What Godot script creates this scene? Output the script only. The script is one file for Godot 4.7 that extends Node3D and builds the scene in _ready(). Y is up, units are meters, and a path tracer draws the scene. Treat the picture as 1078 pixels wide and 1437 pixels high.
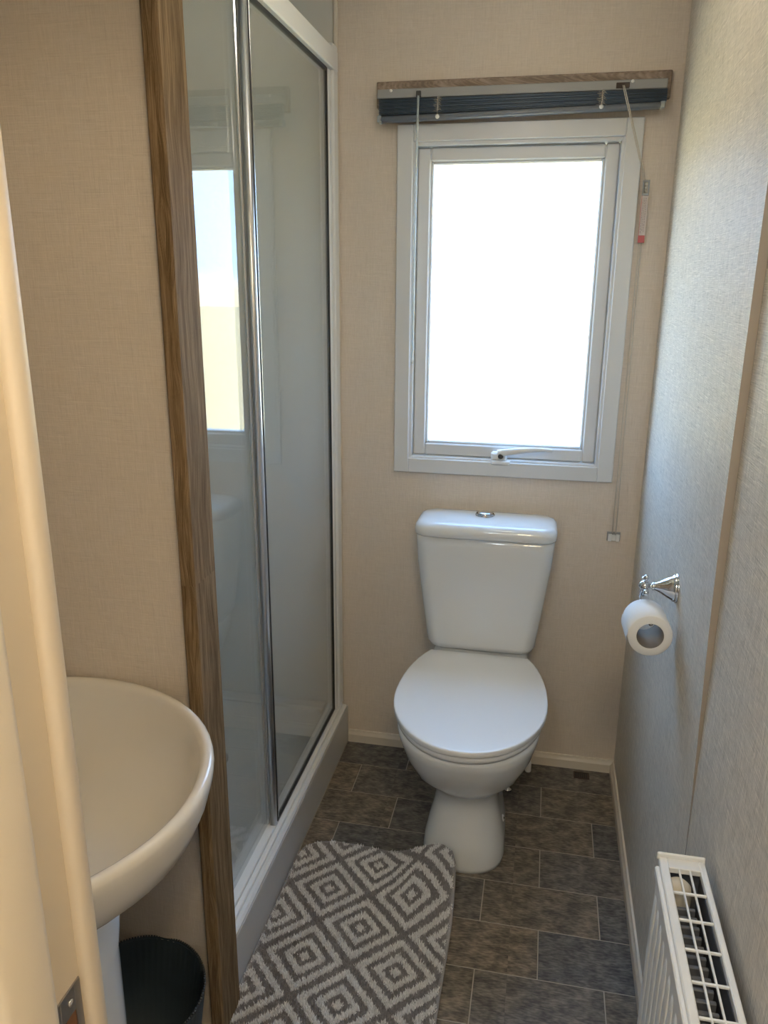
extends Node3D
# A narrow bathroom seen from its doorway: shower on the left, window and toilet at the end.
# x to the right, y up, z from the window wall (z = 0) towards the camera. Metres.

const XR := 0.29      # face of the right wall
const XG := -0.61     # plane of the shower screen
const CEIL := 2.26
const RAIL_Z := 1.235

var M := {}
var used := {}
var rng := RandomNumberGenerator.new()


# ---------------------------------------------------------------- naming
func numbered(called: String) -> String:
	if not used.has(called):
		used[called] = 0
		return called
	used[called] += 1
	return "%s_%03d" % [called, used[called]]


func thing(called: String, label: String, category: String, at := Vector3.ZERO, group := "") -> Node3D:
	var o := Node3D.new()
	o.name = numbered(called)
	add_child(o)
	o.position = at
	tag(o, label, category, group)
	return o


func tag(o: Node3D, label: String, category: String, group := "") -> void:
	o.set_meta("label", label)
	o.set_meta("category", category)
	if group:
		o.set_meta("group", group)


func part(called: String, m: Mesh, mat: Material, parent: Node3D = null, at := Vector3.ZERO) -> MeshInstance3D:
	var o := MeshInstance3D.new()
	o.mesh = m
	o.material_override = mat
	if parent == null:
		o.name = numbered(called)
		add_child(o)
	else:
		var n := 0
		var nm := called
		while parent.has_node(NodePath(nm)):
			n += 1
			nm = "%s_%03d" % [called, n]
		o.name = nm
		parent.add_child(o, true)
	o.position = at
	return o


func struct(called: String, m: Mesh, mat: Material, label := "", category := "") -> MeshInstance3D:
	var o := part(called, m, mat)
	o.set_meta("kind", "structure")
	if label:
		tag(o, label, category)
	return o


# ---------------------------------------------------------------- shapes
func begin(smooth := false) -> SurfaceTool:
	var st := SurfaceTool.new()
	st.begin(Mesh.PRIMITIVE_TRIANGLES)
	st.set_smooth_group(0 if smooth else -1)
	return st


func done(st: SurfaceTool) -> ArrayMesh:
	st.generate_normals()
	st.index()
	return st.commit()


func tri(st: SurfaceTool, a: Vector3, b: Vector3, c: Vector3, out: Vector3) -> void:
	var n := (a - c).cross(a - b)
	if n.length_squared() < 1e-18:
		return
	if n.dot(out) < 0.0:
		var t := b
		b = c
		c = t
	st.add_vertex(a)
	st.add_vertex(b)
	st.add_vertex(c)


func quad(st: SurfaceTool, a: Vector3, b: Vector3, c: Vector3, d: Vector3, out: Vector3) -> void:
	tri(st, a, b, c, out)
	tri(st, a, c, d, out)


# chamfered box from corner lo to corner hi
func box(st: SurfaceTool, lo: Vector3, hi: Vector3, c := 0.0, turn := Basis.IDENTITY) -> void:
	var mid := (lo + hi) / 2.0
	var h := (hi - lo) / 2.0
	c = minf(c, minf(h.x, minf(h.y, h.z)) * 0.95)
	if c <= 0.0:
		for ax in 3:
			for s in [-1.0, 1.0]:
				var n := Vector3.ZERO
				n[ax] = s
				var u := (ax + 1) % 3
				var v := (ax + 2) % 3
				var p := []
				for k in [[-1, -1], [1, -1], [1, 1], [-1, 1]]:
					var q := Vector3.ZERO
					q[ax] = h[ax] * s
					q[u] = h[u] * k[0]
					q[v] = h[v] * k[1]
					p.append(mid + turn * q)
				quad(st, p[0], p[1], p[2], p[3], turn * n)
		return
	var pt := func(sx: float, sy: float, sz: float, ax: int) -> Vector3:
		var q := Vector3(sx * (h.x - c), sy * (h.y - c), sz * (h.z - c))
		q[ax] = [sx, sy, sz][ax] * h[ax]
		return mid + turn * q
	for ax in 3:
		for s in [-1.0, 1.0]:
			var u := (ax + 1) % 3
			var v := (ax + 2) % 3
			var p := []
			for k in [[-1, -1], [1, -1], [1, 1], [-1, 1]]:
				var g := [0.0, 0.0, 0.0]
				g[ax] = s
				g[u] = float(k[0])
				g[v] = float(k[1])
				p.append(pt.call(g[0], g[1], g[2], ax))
			var n := Vector3.ZERO
			n[ax] = s
			quad(st, p[0], p[1], p[2], p[3], turn * n)
			# edges between axis ax and axis u
			for s2 in [-1.0, 1.0]:
				var g0 := [0.0, 0.0, 0.0]
				g0[ax] = s
				g0[u] = s2
				g0[v] = -1.0
				var g1 := g0.duplicate()
				g1[v] = 1.0
				var n2 := Vector3.ZERO
				n2[ax] = s
				n2[u] = s2
				quad(st, pt.call(g0[0], g0[1], g0[2], ax), pt.call(g1[0], g1[1], g1[2], ax), pt.call(g1[0], g1[1], g1[2], u), pt.call(g0[0], g0[1], g0[2], u), turn * n2)
	for sx in [-1.0, 1.0]:
		for sy in [-1.0, 1.0]:
			for sz in [-1.0, 1.0]:
				tri(st, pt.call(sx, sy, sz, 0), pt.call(sx, sy, sz, 1), pt.call(sx, sy, sz, 2), turn * Vector3(sx, sy, sz))


func boxm(lo: Vector3, hi: Vector3, c := 0.0, turn := Basis.IDENTITY) -> ArrayMesh:
	var st := begin()
	box(st, lo, hi, c, turn)
	return done(st)


func boxes(list: Array, c := 0.0) -> ArrayMesh:
	var st := begin()
	for b in list:
		box(st, b[0], b[1], c)
	return done(st)


# skin over closed rings of equal point count; inside = normals point to the ring's middle
func loft(st: SurfaceTool, rings: Array, cap_first := true, cap_last := true, inside := false) -> void:
	for i in rings.size() - 1:
		var a: PackedVector3Array = rings[i]
		var b: PackedVector3Array = rings[i + 1]
		var n := a.size()
		var ca := Vector3.ZERO
		var cb := Vector3.ZERO
		for k in n:
			ca += a[k] / n
			cb += b[k] / n
		# orient once per band by signed volume
		var vol := 0.0
		for k in n:
			var k2 := (k + 1) % n
			var nn := (a[k] - b[k]).cross(a[k] - a[k2])
			vol += nn.dot((a[k] + a[k2] + b[k] + b[k2]) / 4.0 - (ca + cb) / 2.0)
		if absf(vol) < 1e-14:
			var nn2 := (a[0] - b[0]).cross(a[0] - a[1])
			vol = nn2.dot(ca - cb)
		var flip := (vol < 0.0) != inside
		for k in n:
			var k2 := (k + 1) % n
			# clockwise (a, a2, b): normal = (a-b)x(a-a2)
			if flip:
				raw(st, a[k], b[k], a[k2])
				raw(st, a[k2], b[k], b[k2])
			else:
				raw(st, a[k], a[k2], b[k])
				raw(st, a[k2], b[k2], b[k])
	if cap_first:
		cap(st, rings[0], rings[1], inside)
	if cap_last:
		cap(st, rings[-1], rings[-2], inside)


func raw(st: SurfaceTool, a: Vector3, b: Vector3, c: Vector3) -> void:
	if (a - c).cross(a - b).length_squared() > 1e-20:
		st.add_vertex(a)
		st.add_vertex(b)
		st.add_vertex(c)


func cap(st: SurfaceTool, r: PackedVector3Array, next: PackedVector3Array, inside: bool) -> void:
	var c := Vector3.ZERO
	var d := Vector3.ZERO
	for k in r.size():
		c += r[k] / r.size()
		d += next[k] / r.size()
	var out := (c - d) * (-1.0 if inside else 1.0)
	for k in r.size():
		tri(st, c, r[k], r[(k + 1) % r.size()], out)


func circle(c: Vector3, u: Vector3, v: Vector3, ru: float, rv: float, n: int) -> PackedVector3Array:
	var p := PackedVector3Array()
	for k in n:
		var t := TAU * k / n
		p.append(c + u * cos(t) * ru + v * sin(t) * rv)
	return p


# profile of [radius, distance along axis]
func lathe(st: SurfaceTool, at: Vector3, axis: Vector3, prof: Array, n := 24, caps := true, inside := false) -> void:
	var u := axis.cross(Vector3(0.3, 0.9, 0.4)).normalized()
	var v := axis.cross(u).normalized()
	var rings := []
	for p in prof:
		rings.append(circle(at + axis * p[1], u, v, maxf(p[0], 1e-4), maxf(p[0], 1e-4), n))
	loft(st, rings, caps, caps, inside)


func tube(st: SurfaceTool, path: Array, r: float, n := 10) -> void:
	var rings := []
	var last := Vector3.ZERO
	for i in path.size():
		var d: Vector3 = (path[mini(i + 1, path.size() - 1)] - path[maxi(i - 1, 0)]).normalized()
		var u := d.cross(Vector3(0.31, 0.17, 0.94)).normalized() if last == Vector3.ZERO else (last - d * last.dot(d)).normalized()
		last = u
		rings.append(circle(path[i], u, d.cross(u), r, r, n))
	loft(st, rings)


func tubem(path: Array, r: float, n := 10) -> ArrayMesh:
	var st := begin(true)
	tube(st, path, r, n)
	return done(st)


# rounded rectangle in a plane of constant y
func rrect(y: float, cx: float, cz: float, hx: float, hz: float, r: float, n := 6) -> PackedVector3Array:
	var p := PackedVector3Array()
	r = minf(r, minf(hx, hz))
	for q in 4:
		var sx: float = [1, -1, -1, 1][q]
		var sz: float = [1, 1, -1, -1][q]
		for k in n + 1:
			var t := PI / 2 * (q + float(k) / n)
			p.append(Vector3(cx + sx * (hx - r) + cos(t) * r, y, cz + sz * (hz - r) + sin(t) * r))
	return p


# ---------------------------------------------------------------- textures and materials
func tex(im: Image) -> ImageTexture:
	return ImageTexture.create_from_image(im)


func noise(freq: float, sd: int, oct := 4) -> FastNoiseLite:
	var f := FastNoiseLite.new()
	f.seed = sd
	f.frequency = freq
	f.fractal_octaves = oct
	return f


# woven linen: short threads both ways; grey 0..1, tiles seamlessly
func linen_image(n: int) -> Image:
	var im := Image.create(n, n, false, Image.FORMAT_L8)
	var buf := PackedFloat32Array()
	buf.resize(n * n)
	buf.fill(0.5)
	var r := RandomNumberGenerator.new()
	r.seed = 11
	for k in n * 26:
		var x := r.randi() % n
		var y := r.randi() % n
		var len := r.randi_range(8, 44)
		var a := r.randf_range(-0.26, 0.26)
		var up := r.randf() < 0.55
		for i in len:
			var px := x if up else (x + i) % n
			var py := (y + i) % n if up else y
			buf[py * n + px] += a
	for y in n:
		for x in n:
			var w := 0.05 * sin(TAU * x / 4.0) + 0.05 * sin(TAU * y / 4.0)
			var g := clampf(buf[y * n + x] + w, 0.0, 1.0)
			im.set_pixel(x, y, Color(g, g, g))
	return im


func toned(src: Image, lo: Color, hi: Color) -> Image:
	var n := src.get_width()
	var im := Image.create(n, src.get_height(), false, Image.FORMAT_RGB8)
	for y in src.get_height():
		for x in n:
			im.set_pixel(x, y, lo.lerp(hi, src.get_pixel(x, y).r))
	return im


func wood_image(w: int, h: int, dark: Color, light: Color, sd: int) -> Image:
	var im := Image.create(w, h, false, Image.FORMAT_RGB8)
	var broad := noise(0.018, sd, 3)
	var fine := noise(0.16, sd + 1, 3)
	var warp := noise(0.006, sd + 2, 2)
	for y in h:
		for x in w:
			var xx := x + 14.0 * warp.get_noise_2d(x * 0.5, y * 0.7)
			var g := 0.5 + 0.6 * broad.get_noise_2d(xx * 2.2, y * 0.12) + 0.8 * fine.get_noise_2d(xx * 2.0, y * 0.06)
			im.set_pixel(x, y, dark.lerp(light, clampf(g, 0.0, 1.0)))
	return im


func stone_image(n: int) -> Image:
	var im := Image.create(n, n, false, Image.FORMAT_RGB8)
	var a := noise(0.012, 3, 5)
	var b := noise(0.05, 4, 4)
	var c := noise(0.09, 5, 2)
	for y in n:
		for x in n:
			var g := 0.5 + 0.6 * a.get_noise_2d(x, y * 1.6) + 0.5 * b.get_noise_2d(x * 0.7, y * 2.2) + 0.25 * c.get_noise_2d(x * 0.25, y * 3.0)
			var d := Color(0.56, 0.55, 0.54).lerp(Color(1.0, 0.97, 0.93), clampf(g, 0.0, 1.0))
			im.set_pixel(x, y, d)
	return im


func mat(c: Color, rough := 0.6, metal := 0.0, spec := 0.5) -> StandardMaterial3D:
	var m := StandardMaterial3D.new()
	m.albedo_color = c
	m.roughness = rough
	m.metallic = metal
	m.metallic_specular = spec
	return m


func world_tex(m: StandardMaterial3D, t: Texture2D, scale: Vector3, in_world := true) -> void:
	m.albedo_texture = t
	m.uv1_triplanar = true
	m.uv1_world_triplanar = in_world
	m.uv1_triplanar_sharpness = 8.0
	m.uv1_scale = scale


func lin(r: float, g: float, b: float) -> Color:
	return Color(r, g, b).linear_to_srgb()


func make_materials() -> void:
	var linen := linen_image(512)
	var wall := mat(Color(1, 1, 1), 0.5, 0.0, 0.5)
	world_tex(wall, tex(toned(linen, lin(0.645, 0.56, 0.475), lin(0.775, 0.685, 0.595))), Vector3(2.2, 2.2, 2.2))
	wall.heightmap_enabled = true
	wall.heightmap_texture = tex(linen)
	wall.heightmap_scale = 0.045
	M.wall = wall
	var pale := mat(Color(1, 1, 1), 0.5, 0.0, 0.2)
	world_tex(pale, tex(toned(linen, lin(0.46, 0.42, 0.36), lin(0.95, 0.875, 0.765))), Vector3(2.2, 2.2, 2.2))
	pale.heightmap_enabled = true
	pale.heightmap_texture = wall.heightmap_texture
	pale.heightmap_scale = 0.06
	M.wall_right = pale
	M.shower_wall = mat(lin(0.70, 0.69, 0.64), 0.3)
	M.ceiling = mat(lin(0.80, 0.78, 0.74), 0.7)
	M.cream = mat(lin(0.62, 0.53, 0.415), 0.4)
	M.cream_lit = mat(lin(0.74, 0.64, 0.50), 0.35)  # same cream made lighter where the architrave catches more light
	M.base = mat(lin(0.72, 0.65, 0.55), 0.45)
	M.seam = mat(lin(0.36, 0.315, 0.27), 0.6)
	M.grout = mat(lin(0.42, 0.37, 0.31), 0.8)
	var stone := tex(stone_image(512))
	M.tiles = []
	for c in [lin(0.33, 0.285, 0.235), lin(0.30, 0.265, 0.222), lin(0.265, 0.246, 0.226), lin(0.22, 0.215, 0.214), lin(0.35, 0.292, 0.254)]:
		var t := mat(c, 0.5, 0.0, 0.4)
		world_tex(t, stone, Vector3(2.6, 2.6, 2.6))
		t.heightmap_enabled = true
		t.heightmap_texture = stone
		t.heightmap_scale = 0.03
		M.tiles.append(t)
	M.tile_edge = mat(lin(0.30, 0.25, 0.20), 0.7)
	var oak := mat(Color(1, 1, 1), 0.66, 0.0, 0.25)
	world_tex(oak, tex(wood_image(256, 1024, lin(0.115, 0.073, 0.036), lin(0.31, 0.215, 0.125), 21)), Vector3(7.0, 1.0, 7.0))
	oak.heightmap_enabled = true
	oak.heightmap_texture = oak.albedo_texture
	oak.heightmap_scale = 0.03
	M.oak = oak
	var batten := mat(Color(1, 1, 1), 0.6)
	world_tex(batten, tex(wood_image(256, 512, lin(0.20, 0.15, 0.115), lin(0.44, 0.345, 0.28), 33)), Vector3(7, 7, 7))
	batten.uv1_scale = Vector3(1.0, 9.0, 9.0)
	M.batten = batten
	M.ceramic = mat(lin(0.75, 0.76, 0.76), 0.06, 0.0, 0.5)
	M.seat = mat(lin(0.84, 0.84, 0.84), 0.22, 0.0, 0.5)
	M.basin = mat(lin(0.80, 0.75, 0.68), 0.15, 0.0, 0.5)
	M.upvc = mat(lin(0.70, 0.71, 0.72), 0.3)
	M.white = mat(lin(0.80, 0.80, 0.79), 0.35)
	M.tray = mat(lin(0.74, 0.74, 0.73), 0.25)
	M.riser = mat(lin(0.62, 0.61, 0.60), 0.3)
	M.alu = mat(lin(0.74, 0.75, 0.76), 0.2, 0.8)
	M.frame = mat(lin(0.80, 0.80, 0.79), 0.3)
	M.chrome_soft = mat(lin(0.62, 0.64, 0.67), 0.33, 1.0)
	M.chrome = mat(lin(0.72, 0.73, 0.75), 0.08, 1.0)
	M.steel = mat(lin(0.40, 0.38, 0.36), 0.3, 1.0)
	M.black = mat(lin(0.012, 0.012, 0.013), 0.5)
	M.dark = mat(lin(0.05, 0.05, 0.052), 0.6)
	M.hole = mat(lin(0.16, 0.07, 0.03), 0.7)
	var g := mat(Color(0.78, 0.82, 0.80, 0.15), 0.02, 0.0, 0.45)
	g.transparency = BaseMaterial3D.TRANSPARENCY_ALPHA
	M.glass = g
	var f := mat(Color(1, 1, 1, 0.05), 0.22, 0.0, 0.35)
	f.transparency = BaseMaterial3D.TRANSPARENCY_ALPHA
	M.frosted = f
	var clear := mat(Color(0.85, 0.9, 0.92, 0.35), 0.08)
	clear.transparency = BaseMaterial3D.TRANSPARENCY_ALPHA
	M.clear = clear
	M.headrail = mat(lin(0.33, 0.335, 0.34), 0.45)
	M.slat = mat(lin(0.13, 0.17, 0.235), 0.28)
	M.bottom_rail = mat(lin(0.20, 0.22, 0.26), 0.3)
	M.cord = mat(lin(0.60, 0.55, 0.48), 0.8)
	M.paper = mat(lin(0.84, 0.83, 0.81), 0.95, 0.0, 0.2)
	M.core = mat(lin(0.30, 0.25, 0.20), 0.9)
	M.bin = mat(lin(0.045, 0.065, 0.085), 0.5)
	M.bin_edge = mat(lin(0.05, 0.058, 0.066), 0.5)
	M.mat_grey = mat(lin(0.33, 0.315, 0.32), 1.0)
	var pile := mat(Color(1, 1, 1), 1.0, 0.0, 0.1)
	pile.vertex_color_use_as_albedo = true
	M.pile = pile
	M.tag_red = mat(lin(0.52, 0.12, 0.12), 0.6)
	M.ground = mat(lin(0.53, 0.42, 0.19), 0.95)
	M.vent = mat(lin(0.055, 0.036, 0.026), 0.6)
	M.pipe_beige = mat(lin(0.56, 0.49, 0.38), 0.6)
	M.inside_shade = mat(lin(0.11, 0.11, 0.115), 0.6)  # dark tone standing in for the lack of light inside the radiator
	var gl := mat(lin(1, 0.9, 0.75), 0.5)
	gl.emission_enabled = true
	gl.emission = Color(1.0, 0.86, 0.66)
	gl.emission_energy_multiplier = 1.5
	M.glow = gl


# ---------------------------------------------------------------- scene
func _ready() -> void:
	rng.seed = 5
	var cam := Camera3D.new()
	cam.name = "camera"
	cam.fov = 66.24
	cam.near = 0.02
	cam.far = 200.0
	add_child(cam)
	cam.position = Vector3(0, 1.5, 2.2763)
	cam.rotation_order = EULER_ORDER_YXZ
	cam.rotation = Vector3(-0.28646, 0.20016, 0.00699)
	cam.current = true

	var env := Environment.new()
	var sky := Sky.new()
	var sm := ProceduralSkyMaterial.new()
	sm.sky_top_color = Color(0.57, 0.77, 1.0)
	sm.sky_horizon_color = Color(0.67, 0.83, 1.0)
	sm.sky_curve = 0.2
	sm.ground_horizon_color = Color(0.88, 0.86, 0.78)
	sm.ground_bottom_color = Color(0.80, 0.76, 0.66)
	sky.sky_material = sm
	env.background_mode = Environment.BG_SKY
	env.sky = sky
	env.background_energy_multiplier = 13.0
	env.tonemap_mode = Environment.TONE_MAPPER_LINEAR
	env.tonemap_exposure = 0.95
	env.sdfgi_enabled = true
	env.ssao_enabled = true
	env.ssil_enabled = true
	var we := WorldEnvironment.new()
	we.name = "environment"
	we.environment = env
	add_child(we)

	var sun := DirectionalLight3D.new()
	sun.name = "sun"
	sun.light_energy = 8.0
	sun.light_color = Color(1.0, 0.93, 0.80)
	sun.light_angular_distance = 0.6
	sun.shadow_enabled = true
	add_child(sun)
	sun.look_at_from_position(Vector3(6, 10, 3.0), Vector3.ZERO)

	make_materials()
	build_lamps()
	build_room()
	build_floor()
	build_window()
	build_door_frame()
	build_shower()
	build_toilet()
	build_basin()
	build_bin()
	build_radiator()
	build_mat()
	build_blind()
	build_roll()
	build_small()


func lamp(at: Vector3, r: float, e: float, c: Color, label: String) -> void:
	var o := thing("unseen_light", label, "light", at)
	var st := begin(true)
	lathe(st, Vector3.ZERO, Vector3.DOWN, [[r + 0.012, 0.0], [r + 0.012, 0.012], [r, 0.018]], 32)
	part("rim", done(st), M.white, o)
	st = begin(true)
	lathe(st, Vector3(0, -0.016, 0), Vector3.DOWN, [[r - 0.004, 0.0], [r - 0.006, 0.008], [r * 0.7, 0.018], [r * 0.3, 0.023], [0.002, 0.024]], 32)
	part("diffuser_lamp", done(st), M.glow, o)
	var l := OmniLight3D.new()
	l.name = "unseen_lamp"
	l.light_energy = e
	l.light_color = c
	l.light_size = r * 0.8
	l.omni_range = 8.0
	l.omni_attenuation = 2.0
	l.shadow_enabled = true
	add_child(l)
	l.position = at + Vector3(0, -0.06 - r * 0.8, 0)


func build_lamps() -> void:
	lamp(Vector3(-0.12, CEIL - 0.001, 0.80), 0.09, 0.075, Color(1.0, 0.96, 0.90), "added round ceiling light out of view, brightening the upper window wall")  # added out of view to lift the top of the window wall
	lamp(Vector3(-0.25, CEIL - 0.001, 2.75), 0.11, 0.40, Color(0.90, 0.96, 1.0), "round white ceiling light at the back of the hallway behind the doorway")
	lamp(Vector3(0.14, CEIL - 0.001, 2.36), 0.10, 0.50, Color(1.0, 0.92, 0.76), "added round warm light outside the doorway, unseen, brightening the partition")  # added behind the camera so the partition is lit evenly and warm


func build_room() -> void:
	var t := 0.07
	# window wall with its opening
	struct("wall_back", boxes([
		[Vector3(-1.42, -0.06, -0.09), Vector3(-0.392, CEIL, 0)], [Vector3(0.168, -0.06, -0.09), Vector3(XR + t, CEIL, 0)],
		[Vector3(-0.392, -0.06, -0.09), Vector3(0.168, 0.985, 0)], [Vector3(-0.392, 1.862, -0.09), Vector3(0.168, CEIL, 0)]]), M.wall, "beige linen-textured wall around the window and behind the toilet", "wall")
	# right wall in two boards with a cover strip between them
	var rw := struct("wall_right", boxm(Vector3(XR + 0.004, -0.06, -0.09), Vector3(XR + t, CEIL, 3.45)), M.base, "pale linen-textured wall on the right with the roll holder and radiator", "wall")
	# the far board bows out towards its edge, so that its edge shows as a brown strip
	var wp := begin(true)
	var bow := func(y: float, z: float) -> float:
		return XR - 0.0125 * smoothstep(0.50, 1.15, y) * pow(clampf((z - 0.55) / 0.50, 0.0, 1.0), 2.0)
	for j in 20:
		for i in 12:
			var y0 := CEIL * j / 20
			var y1 := CEIL * (j + 1) / 20
			var za := 0.0015 + (1.0535 - 0.0015) * i / 12
			var zb := 0.0015 + (1.0535 - 0.0015) * (i + 1) / 12
			quad(wp, Vector3(bow.call(y0, za), y0, za), Vector3(bow.call(y0, zb), y0, zb), Vector3(bow.call(y1, zb), y1, zb), Vector3(bow.call(y1, za), y1, za), Vector3.LEFT)
	part("wall_panel", done(wp), M.wall_right, rw)
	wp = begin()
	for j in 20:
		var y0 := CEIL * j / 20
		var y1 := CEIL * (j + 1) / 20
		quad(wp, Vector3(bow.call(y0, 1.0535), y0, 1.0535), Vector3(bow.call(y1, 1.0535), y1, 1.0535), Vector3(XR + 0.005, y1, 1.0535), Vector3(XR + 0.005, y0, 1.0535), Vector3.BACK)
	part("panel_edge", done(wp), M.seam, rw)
	part("gap_shade", boxm(Vector3(XR + 0.002, 0.03, 1.053), Vector3(XR + 0.0045, CEIL, 1.0575)), M.dark, rw)  # dark strip put in for the shade inside the open joint
	part("wall_panel", boxm(Vector3(XR, 0, 1.0565), Vector3(XR + 0.006, CEIL, 1.83), 0.0008), M.wall_right, rw)
	struct("wall_left", boxm(Vector3(-1.05, -0.06, 1.04), Vector3(-0.98, CEIL, 1.91)), M.wall, "beige wall on the left behind the basin", "wall")
	struct("wall_partition", boxm(Vector3(-0.98, -0.004, 1.048), Vector3(-0.584, CEIL, 1.095)), M.wall, "beige partition wall between the basin and the shower", "wall")
	struct("wall_shower", boxes([
		[Vector3(-1.42, -0.06, 0), Vector3(-1.345, CEIL, 1.06)], [Vector3(-1.345, 0.0, 0.0), Vector3(-0.6065, CEIL, 0.006)],
		[Vector3(-1.345, 0.0, 1.040), Vector3(-0.60, CEIL, 1.0475)], [Vector3(-1.42, -0.06, 1.04), Vector3(-0.98, CEIL, 1.11)]]), M.shower_wall, "plain grey wall lining inside the shower cubicle", "wall")
	# wall with the doorway, and the hall behind it
	struct("wall_front", boxes([
		[Vector3(-1.05, -0.06, 1.835), Vector3(-0.372, CEIL, 1.905)], [Vector3(-0.372, 2.05, 1.835), Vector3(XR, CEIL, 1.905)]]), M.wall, "beige wall holding the doorway", "wall")
	struct("wall_hall", boxes([
		[Vector3(-1.05, -0.06, 1.905), Vector3(-0.98, CEIL, 3.45)], [Vector3(-1.05, -0.06, 3.40), Vector3(XR + t, CEIL, 3.47)]]), M.cream, "cream hallway walls behind the doorway", "wall")
	struct("ceiling", boxm(Vector3(-1.45, CEIL, -0.1), Vector3(XR + t + 0.02, CEIL + 0.08, 3.48)), M.ceiling, "white ceiling", "ceiling")
	# oak post capping the end of the partition
	struct("trim_1", boxm(Vector3(-0.587, 0.0, 1.036), Vector3(-0.560, CEIL, 1.125), 0.0035), M.oak, "brown oak-effect post beside the shower screen", "trim")
	# skirting
	var st := begin()
	var prof := [Vector2(0, 0), Vector2(0.011, 0), Vector2(0.011, 0.028), Vector2(0.007, 0.036), Vector2(0.005, 0.043), Vector2(0, 0.043)]
	extrude(st, prof, Vector3(-0.578, 0, 0), Vector3(XR, 0, 0), Vector3(0, 0, 1))
	struct("baseboard_back", done(st), M.base, "beige skirting along the window wall", "skirting")
	st = begin()
	extrude(st, prof, Vector3(XR, 0, 0.011), Vector3(XR, 0, 1.83), Vector3(-1, 0, 0))
	struct("baseboard_right", done(st), M.base, "beige skirting along the right wall", "skirting")
	# slim corner bead where the shower frame meets the window wall
	struct("trim_2", boxm(Vector3(-0.606, 0.13, 0), Vector3(-0.594, CEIL, 0.012), 0.003), M.base, "slim beige upright bead between shower frame and window wall", "trim")


# a profile (out, up) swept from a to b
func extrude(st: SurfaceTool, prof: Array, a: Vector3, b: Vector3, out: Vector3) -> void:
	var c := Vector2.ZERO
	for p in prof:
		c += p / prof.size()
	for k in prof.size():
		var p: Vector2 = prof[k]
		var q: Vector2 = prof[(k + 1) % prof.size()]
		var mid := (p + q) / 2.0 - c
		var e := q - p
		var nn := Vector2(e.y, -e.x)
		if nn.dot(mid) < 0:
			nn = -nn
		var o := out * nn.x + Vector3.UP * nn.y
		quad(st, a + out * p.x + Vector3.UP * p.y, a + out * q.x + Vector3.UP * q.y, b + out * q.x + Vector3.UP * q.y, b + out * p.x + Vector3.UP * p.y, o)
		var cc := out * c.x + Vector3.UP * c.y
		tri(st, a + cc, a + out * p.x + Vector3.UP * p.y, a + out * q.x + Vector3.UP * q.y, a - b)
		tri(st, b + cc, b + out * p.x + Vector3.UP * p.y, b + out * q.x + Vector3.UP * q.y, b - a)


func build_floor() -> void:
	var fl := struct("floor", boxm(Vector3(-1.45, -0.08, -0.1), Vector3(XR + 0.09, -0.0012, 3.48)), M.grout, "floor of staggered brown slate-look tiles with pale joints", "floor")
	var pitch := 0.1425
	var long := 0.285
	var gap := 0.0012
	var tr := RandomNumberGenerator.new()
	tr.seed = 8
	var row := 0
	var z0 := -0.013
	while z0 < 1.84:
		var zr := [maxf(z0 + gap, 0.001), minf(z0 + pitch - gap, 1.84)]
		var off := 0.067 if row % 2 == 1 else 0.2115
		var x0 := off - long * 5
		while x0 < XR:
			var a := maxf(x0 + gap, -0.978 if z0 + pitch > 1.10 else -0.579)
			if z0 < 1.10 and z0 + pitch > 1.10 and a < -0.579:
				a = maxf(x0 + gap, -0.579)
			var b := minf(x0 + long - gap, XR - 0.001)
			if row == 0 and x0 < 0.2 and x0 + long > 0.2:
				b = XR - 0.001
			if row == 0 and x0 > 0.2:
				break
			var which := tr.randi_range(0, 4)
			var seen_tone: int = {"5:67": 3, "2:212": 3, "3:-503": 3, "4:212": 2, "4:-74": 1, "3:67": 2, "5:-218": 0, "6:-74": 2, "6:212": 4, "1:67": 1, "2:-74": 1, "1:-503": 2, "0:-74": 2}.get("%d:%d" % [row, roundi(x0 * 1000.0)], -1)
			if which == 4 and tr.randf() < 0.5:
				which = 1
			if seen_tone >= 0:
				which = seen_tone
			if b - a > 0.01:
				part("floor_tile", boxm(Vector3(a, -0.004, zr[0]), Vector3(b, 0.0, zr[1]), 0.0009), M.tiles[which], fl)
			x0 += long
		row += 1
		z0 += pitch


func frame_ring(x0: float, x1: float, y0: float, y1: float, w: float, z0: float, z1: float, c: float) -> Array:
	return [
		boxm(Vector3(x0, y0, z0), Vector3(x0 + w, y1, z1), c), boxm(Vector3(x1 - w, y0, z0), Vector3(x1, y1, z1), c),
		boxm(Vector3(x0 + w, y1 - w, z0), Vector3(x1 - w, y1, z1), c), boxm(Vector3(x0 + w, y0, z0), Vector3(x1 - w, y0 + w, z1), c)]


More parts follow.
